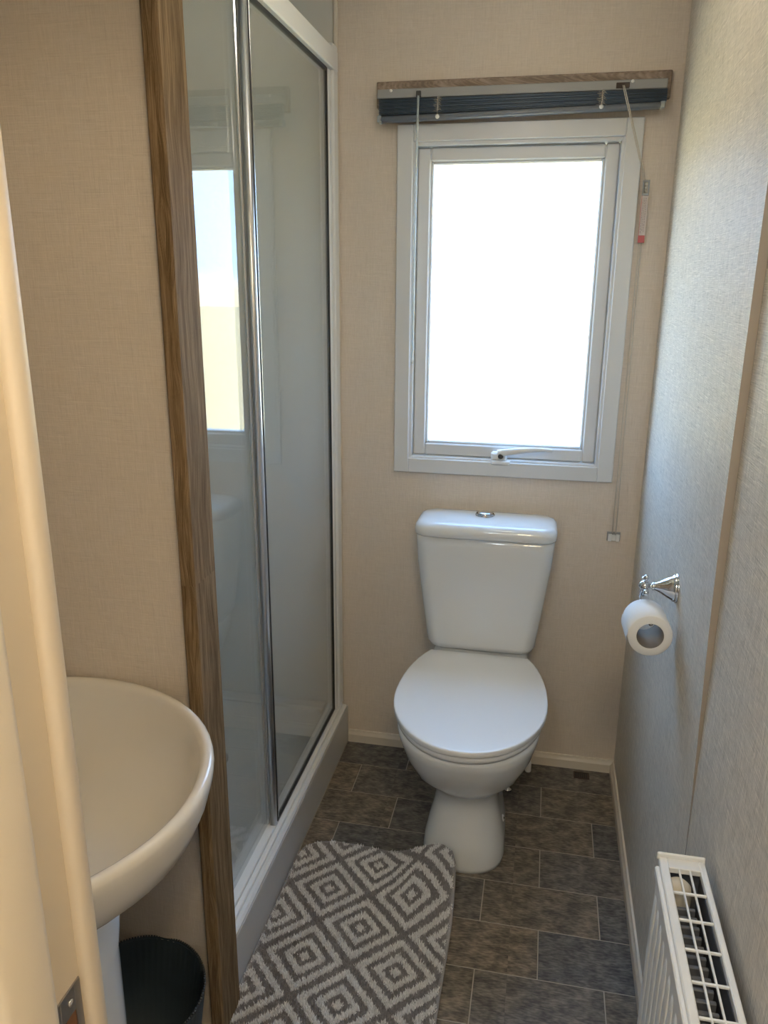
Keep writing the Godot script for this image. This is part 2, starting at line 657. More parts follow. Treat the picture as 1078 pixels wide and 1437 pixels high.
func build_window() -> void:
	var w := Node3D.new()
	w.name = "window_1"
	add_child(w)
	w.set_meta("kind", "structure")
	tag(w, "white plastic window with frosted glass above the toilet", "window")
	# flat casing on the wall
	for m in frame_ring(-0.430, 0.205, 0.950, 1.901, 0.043, 0.0, 0.014, 0.002):
		part("casing", m, M.upvc, w)
	# lining of the opening, stepping back
	for m in frame_ring(-0.392, 0.168, 0.985, 1.862, 0.014, -0.088, 0.006, 0.0015):
		part("window_frame", m, M.upvc, w)
	# opening sash
	var sash := Node3D.new()
	sash.name = "sash"
	w.add_child(sash)
	for m in frame_ring(-0.377, 0.153, 1.000, 1.847, 0.036, -0.060, -0.014, 0.004):
		part("sash_rail", m, M.upvc, sash)
	for m in frame_ring(-0.342, 0.118, 1.035, 1.812, 0.008, -0.052, -0.022, 0.003):
		part("glazing_bead", m, M.upvc, sash)
	part("frosted_pane", boxm(Vector3(-0.336, 1.041, -0.044), Vector3(0.112, 1.806, -0.038)), M.frosted, sash)
	# handle at the foot of the sash
	var h := Node3D.new()
	h.name = "handle"
	w.add_child(h)
	part("handle_plate", boxm(Vector3(-0.142, 0.996, -0.014), Vector3(-0.096, 1.022, 0.012), 0.005), M.white, h)
	part("keeper", boxm(Vector3(-0.140, 0.986, 0.000), Vector3(-0.086, 0.999, 0.020), 0.003), M.white, h)
	var st := begin(true)
	var rings := []
	for k in 11:
		var u := k / 10.0
		var c := Vector3(-0.122 + 0.155 * u, 1.020 + 0.022 * sin(u * PI * 0.62) - 0.004 * u, 0.018 + 0.014 * sin(u * PI))
		rings.append(circle(c, Vector3(-0.12, 1, 0).normalized(), Vector3(0, 0, 1), lerpf(0.0115, 0.0045, u), lerpf(0.008, 0.004, u), 12))
	loft(st, rings)
	part("handle_lever", done(st), M.white, h)
	st = begin(true)
	lathe(st, Vector3(-0.113, 1.013, 0.018), Vector3(0, 0.1, 1).normalized(), [[0.0075, 0.0], [0.0075, 0.010], [0.005, 0.012]], 16)
	part("lock_barrel", done(st), M.dark, h).set_meta("label", "black lock barrel")
	# outdoors
	struct("ground", boxm(Vector3(-40, -0.75, -60), Vector3(40, -0.62, 12)), M.ground, "dry pale ground outside the window", "ground")


func build_door_frame() -> void:
	var d := Node3D.new()
	d.name = "door_1"
	add_child(d)
	d.set_meta("kind", "structure")
	tag(d, "cream door frame in the left foreground with a steel strike plate", "door frame")
	# lining
	part("door_lining", boxes([[Vector3(-0.372, 0, 1.829), Vector3(-0.341, 2.05, 1.915)], [Vector3(-0.372, 2.015, 1.829), Vector3(0.285, 2.05, 1.915)], [Vector3(0.262, 0, 1.829), Vector3(0.289, 2.05, 1.915)]], 0.001), M.cream, d)
	# rounded bead on the bathroom side
	var st := begin(true)
	var rings := []
	for y in [0.0, 0.5, 1.0, 1.5, 2.04]:
		var p := PackedVector3Array()
		for k in 16:
			var t := TAU * k / 16
			p.append(Vector3(-0.3435 + 0.0115 * signf(cos(t)) * pow(absf(cos(t)), 0.7), y, 1.8185 + 0.0115 * signf(sin(t)) * pow(absf(sin(t)), 0.7)))
		rings.append(p)
	loft(st, rings)
	part("door_stop", done(st), M.cream, d)
	# architrave on the hall side
	st = begin(true)
	rings = []
	for y in [0.0, 0.7, 1.4, 2.05]:
		var p := PackedVector3Array()
		for q in [[-0.42, 1.905], [-0.342, 1.905], [-0.342, 1.869], [-0.3375, 1.867], [-0.3335, 1.869], [-0.3325, 1.874], [-0.3325, 1.915], [-0.336, 1.921], [-0.345, 1.924], [-0.42, 1.924]]:
			p.append(Vector3(q[0], y, q[1]))
		rings.append(p)
	loft(st, rings)
	part("architrave", done(st), M.cream_lit, d)
	part("strike_plate", boxes([
		[Vector3(-0.3415, 0.83, 1.8315), Vector3(-0.3395, 0.958, 1.8395)], [Vector3(-0.3415, 0.83, 1.8585), Vector3(-0.3395, 0.958, 1.8665)],
		[Vector3(-0.3415, 0.934, 1.8395), Vector3(-0.3395, 0.958, 1.8585)], [Vector3(-0.3415, 0.83, 1.8395), Vector3(-0.3395, 0.85, 1.8585)]], 0.0004), M.steel, d)
	part("latch_hole", boxm(Vector3(-0.3425, 0.85, 1.8395), Vector3(-0.3408, 0.934, 1.8585)), M.hole, d)
	st = begin(true)
	lathe(st, Vector3(-0.3395, 0.946, 1.846), Vector3(1, 0, 0), [[0.0032, 0], [0.003, 0.0008], [0.001, 0.0014]], 12)
	part("screw", done(st), M.chrome, d)


func build_shower() -> void:
	# tray
	var tr := thing("shower_tray", "white shower tray with a grey riser along the floor", "shower tray", Vector3(-0.96, 0, 0.52))
	var o := -tr.position
	part("riser", boxm(Vector3(-0.600, 0, 0.001) + o, Vector3(-0.580, 0.132, 1.036) + o, 0.002), M.riser, tr)
	part("rim", boxes([[Vector3(-0.648, 0.085, 0.008) + o, Vector3(-0.581, 0.142, 1.036) + o], [Vector3(-1.343, 0.085, 0.008) + o, Vector3(-1.29, 0.142, 1.036) + o],
		[Vector3(-1.29, 0.085, 0.008) + o, Vector3(-0.648, 0.142, 0.058) + o], [Vector3(-1.29, 0.085, 0.986) + o, Vector3(-0.648, 0.142, 1.036) + o]], 0.005), M.tray, tr)
	var st := begin(true)
	var ra := rrect(0.139, -0.969, 0.522, 0.325, 0.468, 0.06)
	var rb := rrect(0.104, -0.969, 0.522, 0.305, 0.448, 0.05)
	var rc := rrect(0.098, -0.969, 0.522, 0.05, 0.06, 0.03)
	for r in [ra, rb, rc]:
		for k in r.size():
			r[k] += o
	for k in ra.size():
		var k2 := (k + 1) % ra.size()
		quad(st, ra[k], ra[k2], rb[k2], rb[k], Vector3(0, 1, 0) + (o + Vector3(-0.969, 0, 0.522) - ra[k]) * 0.5)
		quad(st, rb[k], rb[k2], rc[k2], rc[k], Vector3.UP)
		tri(st, rc[k], rc[k2], Vector3(-0.969, 0.097, 0.522) + o, Vector3.UP)
	part("basin_floor", done(st), M.tray, tr)
	st = begin(true)
	lathe(st, Vector3(-0.915, 0.099, 0.345) + o, Vector3.UP, [[0.045, 0.0], [0.045, 0.006], [0.03, 0.009], [0.001, 0.010]], 24)
	part("drain_cover", done(st), M.steel, tr)

	# sliding screen
	var s := thing("shower_screen", "framed glass shower screen of two panes above the tray", "shower screen", Vector3(XG, 0.142, 0.55))
	o = -s.position
	var x0 := XG - 0.024
	var x1 := XG + 0.016
	part("bottom_rail", boxes([[Vector3(x0, 0.1415, 0.02) + o, Vector3(x1 - 0.012, 0.160, 1.036) + o], [Vector3(x1 - 0.012, 0.1415, 0.02) + o, Vector3(x1, 0.153, 1.036) + o]], 0.002), M.frame, s)
	part("top_rail", boxm(Vector3(x0 - 0.004, 2.030, 0.014) + o, Vector3(x1 + 0.002, 2.080, 1.036) + o, 0.003), M.frame, s)
	part("wall_channel", boxes([[Vector3(x0, 0.150, 0.007) + o, Vector3(x1 - 0.001, 2.094, 0.050) + o], [Vector3(x0 + 0.004, 0.150, 0.050) + o, Vector3(x1 - 0.008, 2.03, 0.074) + o]], 0.003), M.frame, s)
	part("wall_channel", boxm(Vector3(x0, 0.150, 1.012) + o, Vector3(x1, 2.03, 1.0355) + o, 0.003), M.frame, s)
	# far pane, fixed
	var g1 := Node3D.new()
	g1.name = "glass_panel"
	s.add_child(g1)
	part("glass", boxm(Vector3(XG - 0.003, 0.162, 0.080) + o, Vector3(XG + 0.002, 2.030, 0.648) + o), M.glass, g1)
	part("seal", boxes([[Vector3(XG - 0.004, 0.156, 0.0745) + o, Vector3(XG + 0.005, 2.030, 0.083) + o], [Vector3(XG - 0.004, 2.021, 0.083) + o, Vector3(XG + 0.005, 2.031, 0.640) + o],
		[Vector3(XG - 0.004, 0.156, 0.083) + o, Vector3(XG + 0.005, 0.165, 0.640) + o], [Vector3(XG - 0.004, 0.156, 0.6385) + o, Vector3(XG + 0.005, 2.031, 0.6445) + o]], 0.001), M.black, g1)
	part("glass_edge", boxm(Vector3(XG + 0.002, 0.165, 0.634) + o, Vector3(XG + 0.0045, 2.021, 0.6385) + o, 0.001), M.alu, g1)
	var ss := begin(true)
	var sr := []
	for y in [0.158, 0.8, 1.4, 2.032]:
		var p := PackedVector3Array()
		for k in 9:
			var t := PI * k / 8 - PI / 2
			p.append(Vector3(XG - 0.002 + 0.0085 * cos(t), y, 0.6555 + 0.0105 * sin(t)) + o)
		p.append(Vector3(XG - 0.008, y, 0.666) + o)
		p.append(Vector3(XG - 0.008, y, 0.645) + o)
		sr.append(p)
	loft(ss, sr)
	part("stile", done(ss), M.chrome_soft, g1).set_meta("label", "rounded chrome upright")
	# near pane, sliding behind it
	var g2 := Node3D.new()
	g2.name = "sliding_panel"
	s.add_child(g2)
	part("glass", boxm(Vector3(XG - 0.019, 0.162, 0.672) + o, Vector3(XG - 0.014, 2.030, 1.012) + o), M.glass, g2)
	part("stile", boxm(Vector3(XG - 0.021, 0.158, 0.655) + o, Vector3(XG - 0.0125, 2.030, 0.6665) + o, 0.003), M.alu, g2)


# outline of seat and pan rim: front half ellipse, longer back half cut off flat; y, scale
func pan_ring(y: float, sc: float, zc: float, hw: float, lf: float, lb: float, zback: float, cx := -0.145) -> PackedVector3Array:
	var p := PackedVector3Array()
	for k in 56:
		var t := TAU * k / 56
		var c := cos(t)
		var s := sin(t)
		var x := hw * sc * signf(s) * pow(absf(s), 0.96)
		var z := zc + (lf if c > 0 else lb) * sc * c
		p.append(Vector3(cx + x, y, maxf(z, zback + (1.0 - sc) * 0.1)))
	return p


func build_toilet() -> void:
	var base := Vector3(-0.14, 0, 0.30)
	var t := thing("toilet", "white close-coupled toilet with its lid down below the window", "toilet", base)
	var cx := -0.14 - base.x
	var bz := -base.z
	var st := begin(true)
	# pan and pedestal: y, half width, back, middle, front
	var secs := [
		[0.000, 0.110, 0.17, 0.44, 0.548], [0.012, 0.111, 0.17, 0.44, 0.549], [0.045, 0.108, 0.17, 0.43, 0.540], [0.09, 0.098, 0.17, 0.42, 0.520], [0.135, 0.087, 0.17, 0.41, 0.502], [0.175, 0.0835, 0.17, 0.40, 0.499],
		[0.198, 0.088, 0.16, 0.39, 0.508], [0.218, 0.105, 0.15, 0.38, 0.532], [0.248, 0.132, 0.14, 0.37, 0.566], [0.28, 0.155, 0.13, 0.38, 0.600], [0.33, 0.174, 0.12, 0.39, 0.632],
		[0.375, 0.184, 0.11, 0.40, 0.655], [0.40, 0.187, 0.11, 0.41, 0.664], [0.409, 0.185, 0.11, 0.41, 0.661], [0.412, 0.178, 0.12, 0.41, 0.650]]
	var rings := []
	for s in secs:
		var p := PackedVector3Array()
		for k in 64:
			var a := TAU * k / 64
			var c := cos(a)
			var sn := sin(a)
			var e := 0.8 if c > 0 else 0.6
			var z: float = s[3] + ((s[4] - s[3]) if c > 0 else (s[3] - s[2])) * signf(c) * pow(absf(c), e)
			var x: float = s[1] * signf(sn) * pow(absf(sn), 0.85)
			p.append(Vector3(cx + x, s[0], z + bz))
		rings.append(p)
	loft(st, rings)
	var pan := part("pan", done(st), M.ceramic, t)
	# side recess with the floor fixing
	for sx in [1]:
		st = begin(true)
		lathe(st, Vector3(cx + sx * 0.098, 0.075, 0.40 + bz), Vector3(sx * 0.95, 0.25, 0.15).normalized(), [[0.010, -0.006], [0.010, 0.0045], [0.008, 0.0062], [0.001, 0.0066]], 16)
		part("fixing_cap", done(st), M.seat, pan)
		st = begin(true)
		lathe(st, Vector3(cx + sx * 0.098, 0.075, 0.40 + bz) + Vector3(sx * 0.95, 0.25, 0.15).normalized() * 0.0062, Vector3(sx * 0.95, 0.25, 0.15).normalized(), [[0.0035, 0.0], [0.003, 0.0012]], 10)
		part("fixing_hole", done(st), M.black, pan)
	# seat ring and lid
	st = begin(true)
	rings = []
	for q in [[0.4135, 0.945], [0.4145, 0.962], [0.422, 0.970], [0.430, 0.970], [0.4335, 0.958]]:
		var r := pan_ring(q[0], q[1], 0.42, 0.200, 0.262, 0.36, 0.168, cx)
		for k in r.size():
			r[k].z += bz
		rings.append(r)
	loft(st, rings)
	part("seat", done(st), M.seat, t)
	st = begin(true)
	rings = []
	for q in [[0.4355, 0.97], [0.4360, 0.994], [0.438, 1.0], [0.4475, 1.0], [0.4495, 0.997], [0.4506, 0.990], [0.4510, 0.97], [0.4514, 0.7], [0.4516, 0.35], [0.4517, 0.05]]:
		var r := pan_ring(q[0], q[1], 0.42, 0.200, 0.262, 0.36, 0.166, cx)
		for k in r.size():
			r[k].z += bz
			if q[1] < 0.9:
				r[k].z = lerpf(0.40 + bz, r[k].z, 1.0)
		rings.append(r)
	loft(st, rings)
	part("lid", done(st), M.seat, t)
	for sx in [-1, 1]:
		st = begin(true)
		lathe(st, Vector3(cx + sx * 0.075 - 0.02, 0.437, 0.166 + bz), Vector3.RIGHT, [[0.006, 0.0], [0.008, 0.002], [0.008, 0.038], [0.006, 0.04]], 14)
		part("hinge", done(st), M.seat, t)
	# shelf of the pan under the cistern
	st = begin(true)
	loft(st, [rrect(0.30, cx, 0.09 + bz, 0.10, 0.075, 0.03), rrect(0.40, cx, 0.085 + bz, 0.135, 0.075, 0.03), rrect(0.432, cx, 0.085 + bz, 0.140, 0.07, 0.03), rrect(0.4495, cx, 0.08 + bz, 0.13, 0.06, 0.03)])
	part("cistern_shelf", done(st), M.ceramic, t)
	# cistern, narrower towards the bottom
	st = begin(true)
	rings = []
	for q in [[0.451, 0.118, 0.140], [0.453, 0.140, 0.153], [0.459, 0.151, 0.160], [0.474, 0.1585, 0.164], [0.52, 0.164, 0.168], [0.58, 0.172, 0.172], [0.66, 0.182, 0.176], [0.73, 0.1905, 0.179], [0.78, 0.1945, 0.180], [0.806, 0.1955, 0.180]]:
		var z1: float = q[2]
		rings.append(rrect(q[0], cx, (0.012 + z1) / 2 + bz, q[1], (z1 - 0.012) / 2, 0.035))
	loft(st, rings)
	part("cistern", done(st), M.ceramic, t)
	st = begin(true)
	rings = []
	for q in [[0.8065, 0.190], [0.808, 0.1985], [0.812, 0.2005], [0.826, 0.2005], [0.835, 0.1975], [0.842, 0.1915], [0.846, 0.183], [0.8485, 0.16], [0.850, 0.115]]:
		var dz: float = 0.2005 - q[1]
		rings.append(rrect(q[0], cx, 0.098 + bz, q[1], maxf(0.092 - dz, 0.02), 0.045))
	loft(st, rings)
	var lid := part("cistern_lid", done(st), M.ceramic, t)
	st = begin(true)
	lathe(st, Vector3(cx - 0.006, 0.8505, 0.083 + bz), Vector3.UP, [[0.027, -0.002], [0.0285, 0.003], [0.025, 0.006], [0.0232, 0.0042], [0.0225, 0.0044]], 28)
	part("button_ring", done(st), M.chrome, lid).set_meta("label", "chrome ring round the flush button")
	st = begin(true)
	lathe(st, Vector3(cx - 0.006, 0.8535, 0.083 + bz), Vector3.UP, [[0.022, -0.001], [0.0215, 0.005], [0.015, 0.008], [0.001, 0.009]], 28)
	part("flush_button", done(st), M.chrome, lid).set_meta("label", "round chrome flush button")


func build_basin() -> void:
	var c := Vector3(-0.76, 0, 1.40)
	var b := thing("basin", "cream-white round-fronted washbasin on a pedestal at the left", "basin", Vector3(-0.76, 0, 1.42))
	var off := -b.position
	var ring := func(y: float, s: float, lean: float) -> PackedVector3Array:
		var p := PackedVector3Array()
		for k in 64:
			var t := TAU * k / 64
			var x := c.x + lean + 0.315 * s * cos(t)
			var z := c.z + 0.304 * s * sin(t)
			p.append(Vector3(maxf(x, -0.978 + (1.0 - s) * 0.12), y, z) + off)
		return p
	var st := begin(true)
	var rings := []
	for q in [[0.585, 0.30, 0.03], [0.61, 0.42, 0.03], [0.635, 0.58, 0.025], [0.665, 0.76, 0.015], [0.70, 0.895, 0.006], [0.735, 0.965, 0.0], [0.765, 0.992, 0.0], [0.780, 1.0, 0.0], [0.788, 0.996, 0.0], [0.7925, 0.982, 0.0], [0.793, 0.962, 0.0], [0.790, 0.945, 0.0], [0.782, 0.930, 0.0],
		[0.76, 0.905, 0.0], [0.73, 0.86, 0.0], [0.70, 0.76, 0.0], [0.682, 0.60, 0.0], [0.672, 0.40, 0.0], [0.668, 0.2, 0.0], [0.667, 0.07, 0.0]]:
		rings.append(ring.call(q[0], q[1], q[2]))
	# outside and inside are lofted apart so that each is turned the right way
	loft(st, rings.slice(0, 11), true, false)
	loft(st, rings.slice(10), false, true, true)
	part("bowl", done(st), M.basin, b)
	st = begin(true)
	lathe(st, Vector3(-0.76, 0.6675, 1.40) + off, Vector3.UP, [[0.024, 0.0], [0.024, 0.003], [0.014, 0.0045], [0.001, 0.002]], 20)
	part("waste", done(st), M.chrome, b)
	st = begin(true)
	loft(st, [rrect(0.0, -0.72, 1.44, 0.135, 0.085, 0.06), rrect(0.02, -0.72, 1.44, 0.135, 0.085, 0.06), rrect(0.30, -0.72, 1.44, 0.130, 0.076, 0.06), rrect(0.50, -0.72, 1.44, 0.130, 0.078, 0.06), rrect(0.63, -0.72, 1.44, 0.140, 0.090, 0.06)])
	var m := done(st)
	part("pedestal", m, M.ceramic, b, off)


func build_bin() -> void:
	var at := Vector3(-0.690, 0, 1.2235)
	var b := thing("waste_bin", "dark navy ribbed waste bin under the basin", "bin", at)
	var n := 120
	var mk := func(y: float, r: float, ribs: float) -> PackedVector3Array:
		var p := PackedVector3Array()
		for k in n:
			var t := TAU * k / n
			var rr := r + ribs * (1.0 if k % 2 == 0 else -1.0)
			p.append(Vector3(cos(t) * rr, y, sin(t) * rr))
		return p
	var st := begin(true)
	loft(st, [mk.call(0.0, 0.100, 0.0), mk.call(0.004, 0.104, 0.001), mk.call(0.10, 0.117, 0.0012), mk.call(0.196, 0.130, 0.0012), mk.call(0.204, 0.132, 0.0)], true, false)
	loft(st, [mk.call(0.204, 0.132, 0.0), mk.call(0.206, 0.129, 0.0), mk.call(0.203, 0.1265, 0.0)], false, false, true)
	loft(st, [mk.call(0.203, 0.1265, 0.0012), mk.call(0.10, 0.113, 0.0012), mk.call(0.008, 0.099, 0.0)], false, true, true)
	part("body", done(st), M.bin, b)
	# beaded rim
	var mm := MultiMesh.new()
	mm.transform_format = MultiMesh.TRANSFORM_3D
	var s := SphereMesh.new()
	s.radius = 0.0023
	s.height = 0.0046
	s.radial_segments = 8
	s.rings = 4
	mm.mesh = s
	mm.instance_count = 150
	for k in 150:
		var t := TAU * k / 150
		mm.set_instance_transform(k, Transform3D(Basis.IDENTITY, Vector3(cos(t) * 0.1308, 0.206, sin(t) * 0.1308)))
	var mi := MultiMeshInstance3D.new()
	mi.name = "woven_rim"
	mi.multimesh = mm
	mi.material_override = M.bin_edge
	mi.set_meta("kind", "stuff")
	b.add_child(mi)


func build_radiator() -> void:
	var z0 := RAIL_Z
	var z1 := 1.735
	var top := 0.68
	var r := thing("radiator", "white panel radiator with a slotted top grille on the right wall", "radiator", Vector3(0.24, 0.10, 1.48))
	var o := -r.position
	# front plate with raised flutes, back plate
	part("front_panel", boxm(Vector3(0.2085, 0.10, z0 + 0.012) + o, Vector3(0.2125, top - 0.012, z1 - 0.01) + o, 0.001), M.white, r)
	part("back_panel", boxm(Vector3(0.268, 0.10, z0 + 0.012) + o, Vector3(0.271, top - 0.018, z1 - 0.01) + o, 0.001), M.inside_shade, r)
	var z := z0 + 0.028
	while z < z1 - 0.03:
		var st := begin(true)
		var rings := []
		for q in [[0.115, 0.1], [0.125, 0.7], [0.14, 1.0], [0.575, 1.0], [0.605, 0.6], [0.630, 0.1]]:
			var p := PackedVector3Array()
			for g in [[0.0, -0.0126], [-0.0020, -0.0120], [-0.0026, -0.0110], [-0.0026, 0.0110], [-0.0020, 0.0120], [0.0, 0.0126], [0.001, 0.0]]:
				p.append(Vector3(0.2088 + g[0] * q[1], q[0], z + g[1] * (0.35 + 0.65 * q[1])) + o)
			rings.append(p)
		loft(st, rings)
		part("flute", done(st), M.white, r)
		z += 0.0285
	part("top_flange", boxm(Vector3(0.2045, top - 0.022, z0 + 0.012) + o, Vector3(0.2115, top - 0.007, z1 - 0.008) + o, 0.002), M.white, r)
	# end plates
	for e in [[z0, z0 + 0.0025], [z1 - 0.0025, z1]]:
		part("end_plate", boxm(Vector3(0.214, 0.12, e[0] + 0.001) + o, Vector3(0.272, top - 0.004, e[1]) + o, 0.0005), M.inside_shade if e[0] == z0 else M.white, r)  # far plate is really white, painted dark as its inner side is unlit
	# top grille: rims, cross bars, long bars, raised end lip
	var gr := Node3D.new()
	gr.name = "top_grille"
	r.add_child(gr)
	part("rim", boxm(Vector3(0.2105, top - 0.012, z0) + o, Vector3(0.2225, top, z1) + o, 0.0015), M.white, gr)
	part("rim", boxm(Vector3(0.2665, top - 0.012, z0) + o, Vector3(0.2755, top, z1) + o, 0.0015), M.white, gr)
	part("end_cap", boxm(Vector3(0.2225, top - 0.010, z0) + o, Vector3(0.2665, top - 0.0005, z0 + 0.021) + o, 0.001), M.white, gr)
	part("end_cap", boxm(Vector3(0.2225, top - 0.010, z1 - 0.021) + o, Vector3(0.2665, top - 0.0005, z1) + o, 0.001), M.white, gr)
	part("end_lip", boxm(Vector3(0.2085, top - 0.006, z0 - 0.004) + o, Vector3(0.2765, top + 0.006, z0 + 0.0005) + o, 0.0015), M.white, gr)
	for x in [0.2368, 0.2518]:
		part("grille_bar", boxm(Vector3(x - 0.0013, top - 0.005, z0 + 0.021) + o, Vector3(x + 0.0013, top - 0.001, z1 - 0.021) + o, 0.0005), M.white, gr)
	for k in 9:
		var zz := z0 + 0.068 + k * 0.0502
		if zz < z1 - 0.03:
			part("grille_bar", boxm(Vector3(0.2225, top - 0.0048, zz - 0.0018) + o, Vector3(0.2665, top - 0.0012, zz + 0.0018) + o, 0.0006), M.white, gr)
	# convector fins inside, behind the front plate
	for k in 22:
		var zz := z0 + 0.074 + k * 0.0167
		if zz < z1 - 0.03:
			part("convector_fin", boxm(Vector3(0.2135, 0.14, zz) + o, Vector3(0.2520, top - 0.020, zz + 0.0060) + o, 0.001), M.inside_shade, r)
	# header pipe seen through the first slots
	var st2 := begin(true)
	lathe(st2, Vector3(0.2340, top - 0.10, z0 + 0.040) + o, Vector3(0, 1, 0), [[0.012, 0.0], [0.0185, 0.006], [0.0195, 0.072], [0.0180, 0.085], [0.012, 0.091], [0.001, 0.092]], 20)
	part("valve_cap", done(st2), M.pipe_beige, r).set_meta("label", "beige cap inside the grille")
	# brackets to the wall
	for zz in [z0 + 0.12, z1 - 0.12]:
		part("bracket", boxm(Vector3(0.2705, 0.16, zz - 0.015) + o, Vector3(XR, 0.58, zz + 0.015) + o, 0.001), M.white, r)


# height of the bath mat above the floor: its far right corner rides up on the foot of the toilet
func mat_lift(x: float, z: float) -> float:
	var a := smoothstep(-0.34, -0.19, x) * smoothstep(0.80, 0.56, z)
	return 0.070 * a + 0.004 * sin(x * 23.0 + z * 9.0) * smoothstep(0.9, 0.6, z) * a


func mat_tone(x: float, z: float) -> float:
	# nested diamonds: 1 = white, 0 = grey
	var px := (x + 0.3515) / 0.212
	var pz := (z - 0.795) / 0.2135
	var best := 9.0
	for s in [0.0, 0.5]:
		var dx: float = absf(px - s - round(px - s))
		var dz: float = absf(pz - s - round(pz - s))
		best = minf(best, (dx + dz) * 2.0)
	if best < 0.13 or (best > 0.305 and best < 0.485) or (best > 0.69 and best < 0.875):
		return 1.0
	return 0.0


func build_mat() -> void:
	var at := Vector3(-0.36, 0, 0.95)
	var b := thing("bath_mat", "fluffy bath mat with grey and white nested diamonds on the floor", "mat", at)
	# outline
	var ctrl := [Vector2(-0.5735, 1.42), Vector2(-0.5735, 1.0), Vector2(-0.573, 0.66), Vector2(-0.571, 0.585), Vector2(-0.562, 0.550), Vector2(-0.535, 0.528), Vector2(-0.49, 0.516), Vector2(-0.42, 0.517), Vector2(-0.36, 0.521), Vector2(-0.31, 0.527), Vector2(-0.26, 0.541),
		Vector2(-0.215, 0.552), Vector2(-0.185, 0.556), Vector2(-0.163, 0.573), Vector2(-0.151, 0.605), Vector2(-0.145, 0.66), Vector2(-0.142, 0.74), Vector2(-0.144, 1.0), Vector2(-0.145, 1.42)]
	var poly := PackedVector2Array(ctrl)
	# backing: a grid cut by the outline, draped
	var st := begin(true)
	var nx := 44
	var xs := []
	for i in nx + 1:
		xs.append(-0.5735 + (0.4295) * i / nx)
	var top_at := func(x: float) -> float:
		for k in range(3, ctrl.size() - 3):
			if x >= ctrl[k].x and x <= ctrl[k + 1].x:
				return lerpf(ctrl[k].y, ctrl[k + 1].y, (x - ctrl[k].x) / maxf(ctrl[k + 1].x - ctrl[k].x, 1e-6))
		return 0.62
	var nz := 60
	for i in nx:
		var a: float = xs[i]
		var c: float = xs[i + 1]
		var za: float = top_at.call(a)
		var zc: float = top_at.call(c)
		for j in nz:
			var u0 := float(j) / nz
			var u1 := float(j + 1) / nz
			var p := [Vector3(a, 0, lerpf(za, 1.42, u0)), Vector3(c, 0, lerpf(zc, 1.42, u0)), Vector3(c, 0, lerpf(zc, 1.42, u1)), Vector3(a, 0, lerpf(za, 1.42, u1))]
			for q in 4:
				p[q].y = mat_lift(p[q].x, p[q].z) + 0.007
				p[q] -= at
			quad(st, p[0], p[1], p[2], p[3], Vector3.UP)
			var dn := Vector3(0, 0.0065, 0)
			quad(st, p[0] - dn, p[1] - dn, p[2] - dn, p[3] - dn, Vector3.DOWN)
	part("backing", done(st), M.mat_grey, b)
	var edge := []
	for k in ctrl.size() - 1:
		for s in 3:
			var q: Vector2 = ctrl[k].lerp(ctrl[k + 1], s / 3.0)
			edge.append(Vector3(q.x, mat_lift(q.x, q.y) + 0.008, q.y) - at)
	part("bound_edge", tubem(edge, 0.0055, 8), M.mat_grey, b)
	# pile
	st = begin()
	var tuft := 0.0019
	for k in 3:
		var t0 := TAU * k / 3
		var t1 := TAU * (k + 1) / 3
		var a3 := Vector3(cos(t0) * tuft, 0, sin(t0) * tuft)
		var b3 := Vector3(cos(t1) * tuft, 0, sin(t1) * tuft)
		var m0 := Vector3(cos(t0) * tuft * 0.8 + 0.001, 0.007, sin(t0) * tuft * 0.8)
		var m1 := Vector3(cos(t1) * tuft * 0.8 + 0.001, 0.007, sin(t1) * tuft * 0.8)
		quad(st, a3, b3, m1, m0, a3 + b3)
		tri(st, m0, m1, Vector3(0.0025, 0.0125, 0), a3 + b3)
	var tm := done(st)
	var places: Array[Transform3D] = []
	var cols := PackedColorArray()
	var r := RandomNumberGenerator.new()
	r.seed = 77
	var step := 0.0024
	var z := 0.515
	while z < 1.30:
		var x := -0.577
		while x < -0.142:
			var px := x + r.randf_range(-0.5, 0.5) * step
			var pz := z + r.randf_range(-0.5, 0.5) * step
			if Geometry2D.is_point_in_polygon(Vector2(px, pz), poly) and pz > 0.5:
				var tone := mat_tone(px + r.randf_range(-1, 1) * 0.0016, pz + r.randf_range(-1, 1) * 0.0016)
				var h := r.randf_range(0.75, 1.2) * (1.0 if tone > 0.5 else 0.8)
				var lean := Basis(Vector3.UP, r.randf() * TAU) * Basis(Vector3.BACK, r.randf_range(-0.25, 0.2))
				places.append(Transform3D(lean.scaled_local(Vector3(1, h, 1)), Vector3(px, mat_lift(px, pz) + 0.006, pz) - at))
				var v := r.randf_range(0.85, 1.12)
				cols.append(Color(0.88, 0.87, 0.87) * v if tone > 0.5 else Color(0.35, 0.33, 0.34) * v)
			x += step
		z += step
	var mm := MultiMesh.new()
	mm.transform_format = MultiMesh.TRANSFORM_3D
	mm.use_colors = true
	mm.mesh = tm
	mm.instance_count = places.size()
	for k in places.size():
		mm.set_instance_transform(k, places[k])
		mm.set_instance_color(k, cols[k])
	var mi := MultiMeshInstance3D.new()
	mi.name = "pile"
	mi.multimesh = mm
	mi.material_override = M.pile
	mi.set_meta("kind", "stuff")
	b.add_child(mi)


